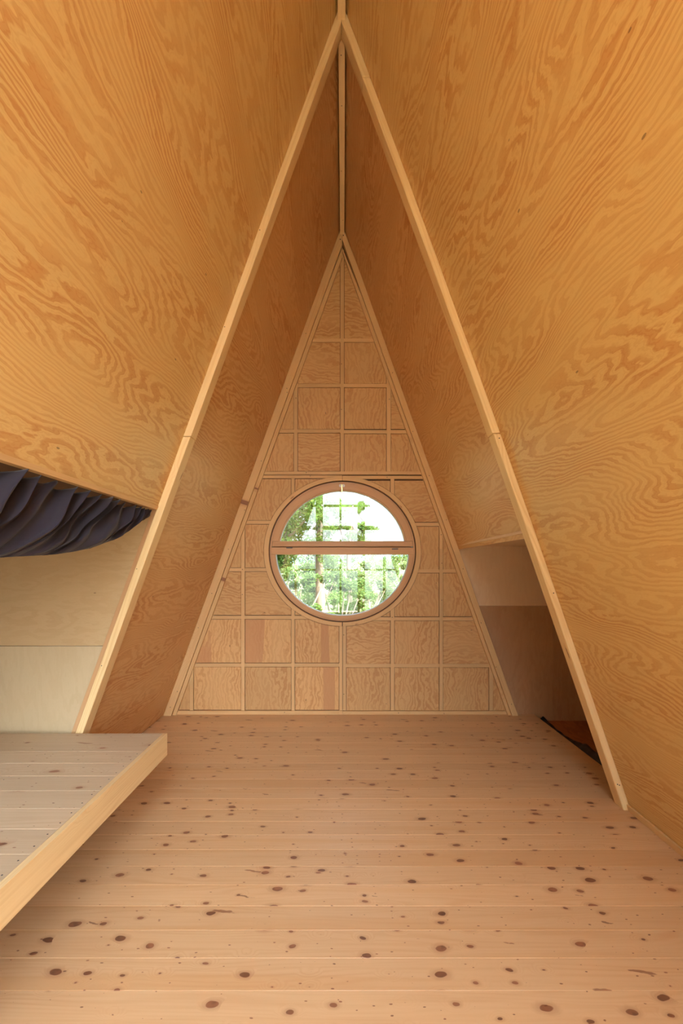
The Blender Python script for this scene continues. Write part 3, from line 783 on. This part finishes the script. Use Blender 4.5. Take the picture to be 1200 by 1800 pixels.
for j in range(7):
    for i in range(61):
        a = -1.2 + 2.4 * i / 60; r = 62 + 8 * j
        x = math.sin(a) * r; y = math.cos(a) * r
        hgt = [0, 1.5, 3.2, 4.4, 4.8, 3.5, 0][j] * (1.0 + .45 * noise.noise((a * 4, 0, 3))) * (1 - .25 * a)
        vs.append((x, y, hgt - 1.0))
for j in range(6):
    for i in range(60): a = j * 61 + i; fs.append((a, a + 1, a + 62, a + 61))
m = MB(); m.add(vs, fs); tag(m.build('hills', M['hill'], smooth=True), 'hazy wooded hillside', kind='structure')

def leafcloud(clumps, per, size, seed, flat=.6):
    r = random.Random(seed); m = MB(); vs, fs, tn = [], [], []
    for (cx, cy, cz, rx, rz) in clumps:
        ct = r.random()
        for _ in range(per):
            while True:
                d = Vector((r.uniform(-1, 1), r.uniform(-1, 1), r.uniform(-1, 1)))
                if .05 < d.length < 1: break
            d = d.normalized() * (r.random() ** .4)
            p = Vector((cx + d.x * rx, cy + d.y * rx, cz + d.z * rz))
            s = size * r.uniform(.6, 1.5)
            ax = Vector((r.gauss(0, 1), r.gauss(0, 1), r.gauss(-.3, .7))).normalized()
            b = ax.cross(Vector((r.gauss(0, 1), r.gauss(0, 1), r.gauss(0, 1)))).normalized()
            nn = ax.cross(b)
            k = len(vs)
            vs += [p - ax * s, p + b * s * .38 + nn * s * .1, p + ax * s, p - b * s * .38 + nn * s * .1]
            fs.append((k, k + 1, k + 2, k + 3))
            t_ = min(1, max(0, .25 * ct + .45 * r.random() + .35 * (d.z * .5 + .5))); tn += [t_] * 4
    m.v = vs; m.f = fs; m.g = [(0, 0, 0)] * len(vs); m.t = tn
    return m
def tube(m, pts_, rads, n=8):
    vs = []; fs = []
    for i, p in enumerate(pts_):
        p = Vector(p); q = Vector(pts_[min(i + 1, len(pts_) - 1)]); o_ = Vector(pts_[max(i - 1, 0)])
        d = (q - o_).normalized(); a = d.orthogonal().normalized(); b = d.cross(a)
        for k in range(n):
            t = k * math.tau / n; vs.append(p + (a * math.cos(t) + b * math.sin(t)) * rads[i])
    for i in range(len(pts_) - 1):
        for k in range(n): fs.append((i * n + k, i * n + (k + 1) % n, (i + 1) * n + (k + 1) % n, (i + 1) * n + k))
    fs += [tuple(range(n))[::-1], tuple((len(pts_) - 1) * n + k for k in range(n))]
    m.add(vs, fs, axis=(0, 0, 1))
def tree(x, y, top, trunk, clumps, per, size, mat, label, seed, group=None):
    """trunk: list of (dx, dz, r) from the ground; clumps relative to world"""
    z0 = ground_z(x, y) - .05
    e_ = empty('tree', (x, y, z0)); tag(e_, label, 'tree', group)
    m = MB(); tube(m, [(x + dx, y, z0 + dz) for dx, dz, r in trunk], [r for _, _, r in trunk])
    rr = random.Random(seed)
    for c in clumps[::2]:
        k = rr.randrange(len(trunk) // 2, len(trunk)); b = (x + trunk[k][0], y, z0 + trunk[k][1])
        mid = ((b[0] + c[0]) / 2, (b[1] + c[1]) / 2, (b[2] + c[2]) / 2 - .1)
        r0 = trunk[k][2] * .5; tube(m, [b, mid, c[:3]], [r0, r0 * .6, r0 * .25], 6)
    m.build('trunk', M['bark'], e_, smooth=True)
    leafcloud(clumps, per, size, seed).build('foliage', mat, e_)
def W(px, py, Y):
    x, z = at(px, py, Y); return x, Y, z
def clump_line(lst, Y, jit, seed, r0, r1, n):
    r = random.Random(seed); out = []
    for (px, py, s) in lst:
        for _ in range(n):
            yy = Y + r.uniform(-jit, jit); x, _y, z = W(px + r.gauss(0, s * .45), py + r.gauss(0, s * .45), yy)
            out.append((x, yy, z, r.uniform(r0, r1), r.uniform(r0, r1) * .75))
    return out
# leafy tree on the left, leaning trunk
tree(-1.9, 11.0, 4, [(-.3, 0, .13), (-.1, 1.2, .11), (.25, 2.6, .09), (.5, 3.6, .06), (.6, 4.6, .03)],
     clump_line([(505, 930, 14), (520, 905, 16), (540, 885, 14), (555, 876, 8), (500, 960, 12), (525, 935, 16), (545, 905, 10), (495, 985, 12), (480, 940, 20), (470, 900, 20)], 11, .8, 1, .22, .42, 3),
     190, .055, M['leaf_a'], 'leafy tree with a leaning trunk at the left edge of the round window', 1)
# slender tree, straight brown trunk, left of the middle
tree(-.62, 12.0, 4, [(0, 0, .14), (.02, 1.2, .13), (-.03, 2.4, .10), (.02, 3.3, .06), (.05, 4.0, .03)],
     clump_line([(562, 905, 9), (570, 930, 12), (560, 955, 10), (585, 890, 9), (600, 900, 9), (575, 985, 14), (545, 960, 10), (540, 1000, 14)], 12, .8, 2, .16, .34, 3),
     150, .05, M['leaf_a'], 'slender tree with a straight brown trunk left of the window centre', 2)
# open tree in the middle whose crown thins out to the right
tree(.15, 13.5, 4, [(0, 0, .09), (.05, 1.3, .08), (0, 2.4, .06), (.1, 3.2, .04), (.15, 3.9, .02)],
     clump_line([(600, 925, 10), (620, 895, 7), (635, 890, 5), (610, 950, 12), (632, 940, 9), (640, 925, 6), (625, 965, 12), (650, 930, 4), (645, 955, 8)], 13.5, .6, 3, .12, .26, 3),
     120, .045, M['leaf_a'], 'open tree in the window centre whose crown thins towards the sky', 3)
# bushes
def bush(px, py, Y, w, h, mat, label, seed, size=.05, per=170, group=None):
    r = random.Random(seed); x, _, z = W(px, py, Y); z0 = ground_z(x, Y)
    e_ = empty('bush', (x, Y, z0)); tag(e_, label, 'bush', group)
    cl = []
    n = 14
    for _ in range(n):
        a = r.uniform(0, math.tau); q = math.sqrt(r.random())
        zz = z0 + (z + h * .5 - z0) * r.uniform(.15, 1.0)
        cl.append((x + math.cos(a) * q * w, Y + math.sin(a) * q * w * .6, zz - .1, r.uniform(.2, .36) * w * .8, r.uniform(.2, .34) * w * .7))
    m = MB()
    for c in cl[:8]: tube(m, [(x, Y, z0 - .05), ((x + c[0]) / 2, (Y + c[1]) / 2, (z0 + c[2]) / 2 + .1), c[:3]], [.03, .022, .008], 6)
    m.build('stems', M['bark'], e_, smooth=True)
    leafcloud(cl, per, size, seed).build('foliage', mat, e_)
bush(512, 1030, 10.0, .8, .7, M['leaf_b'], 'green bush low at the left of the round window', 11)
bush(545, 1062, 9.2, .6, .5, M['leaf_a'], 'low dark green bush at the foot of the straight trunk', 12)
bush(597, 1030, 10.4, .8, .8, M['leaf_b'], 'dense green bush in the lower middle of the window', 13)
bush(640, 1005, 12.2, .9, .8, M['leaf_c'], 'pale green bush right of the window centre', 14)
bush(585, 1000, 14.5, 1.3, .8, M['leaf_c'], 'pale bush behind the dense green bush', 15)
bush(700, 985, 13.0, .8, .6, M['leaf_c'], 'sunlit bush at the right edge of the window', 16)
bush(672, 990, 16.5, 1.3, .8, M['leaf_b'], 'far bush between the centre and the right edge', 17)
bush(520, 990, 15.5, 1.4, 1.0, M['leaf_b'], 'far green bush behind the leaning tree', 18)
bush(610, 1068, 8.8, .5, .35, M['leaf_b'], 'small bush nearest the bottom of the round window', 19)
bush(560, 1000, 17.5, 1.8, 1.3, M['leaf_b'], 'tall far thicket seen between the two left trunks', 20)
bush(640, 985, 19.0, 1.9, 1.2, M['leaf_c'], 'far pale thicket behind the open tree', 21)
bush(655, 1040, 10.8, .55, .5, M['leaf_a'], 'small dark green bush right of the dense bush', 22)
bush(548, 1020, 12.8, .8, .8, M['leaf_b'], 'green bush close behind the straight trunk', 23)
# grass
r = random.Random(5); m = MB(); vs, fs, tn = [], [], []
for _ in range(16000):
    y = r.uniform(7.6, 15); x = r.uniform(-.26 * y, .26 * y)
    if x < -.3 and r.random() < .6: continue
    z = ground_z(x, y); hh = r.uniform(.2, .55); a = r.uniform(0, math.pi); w = .008
    dx, dy = math.cos(a) * w, math.sin(a) * w; lx, ly = r.gauss(0, .12), r.gauss(0, .12); k = len(vs)
    vs += [Vector((x - dx, y - dy, z - .02)), Vector((x + dx, y + dy, z - .02)), Vector((x + dx + lx * .4, y + dy + ly * .4, z + hh * .6)), Vector((x + lx, y + ly, z + hh)), Vector((x - dx + lx * .4, y - dy + ly * .4, z + hh * .6))]
    fs.append((k, k + 1, k + 2, k + 3, k + 4)); tn += [r.random()] * 5
m.v, m.f, m.g, m.t = vs, fs, [(0, 0, 0)] * len(vs), tn
tag(m.build('grass', M['grass']), 'dry straw coloured grass on the slope behind the bushes', 'grass', kind='stuff')
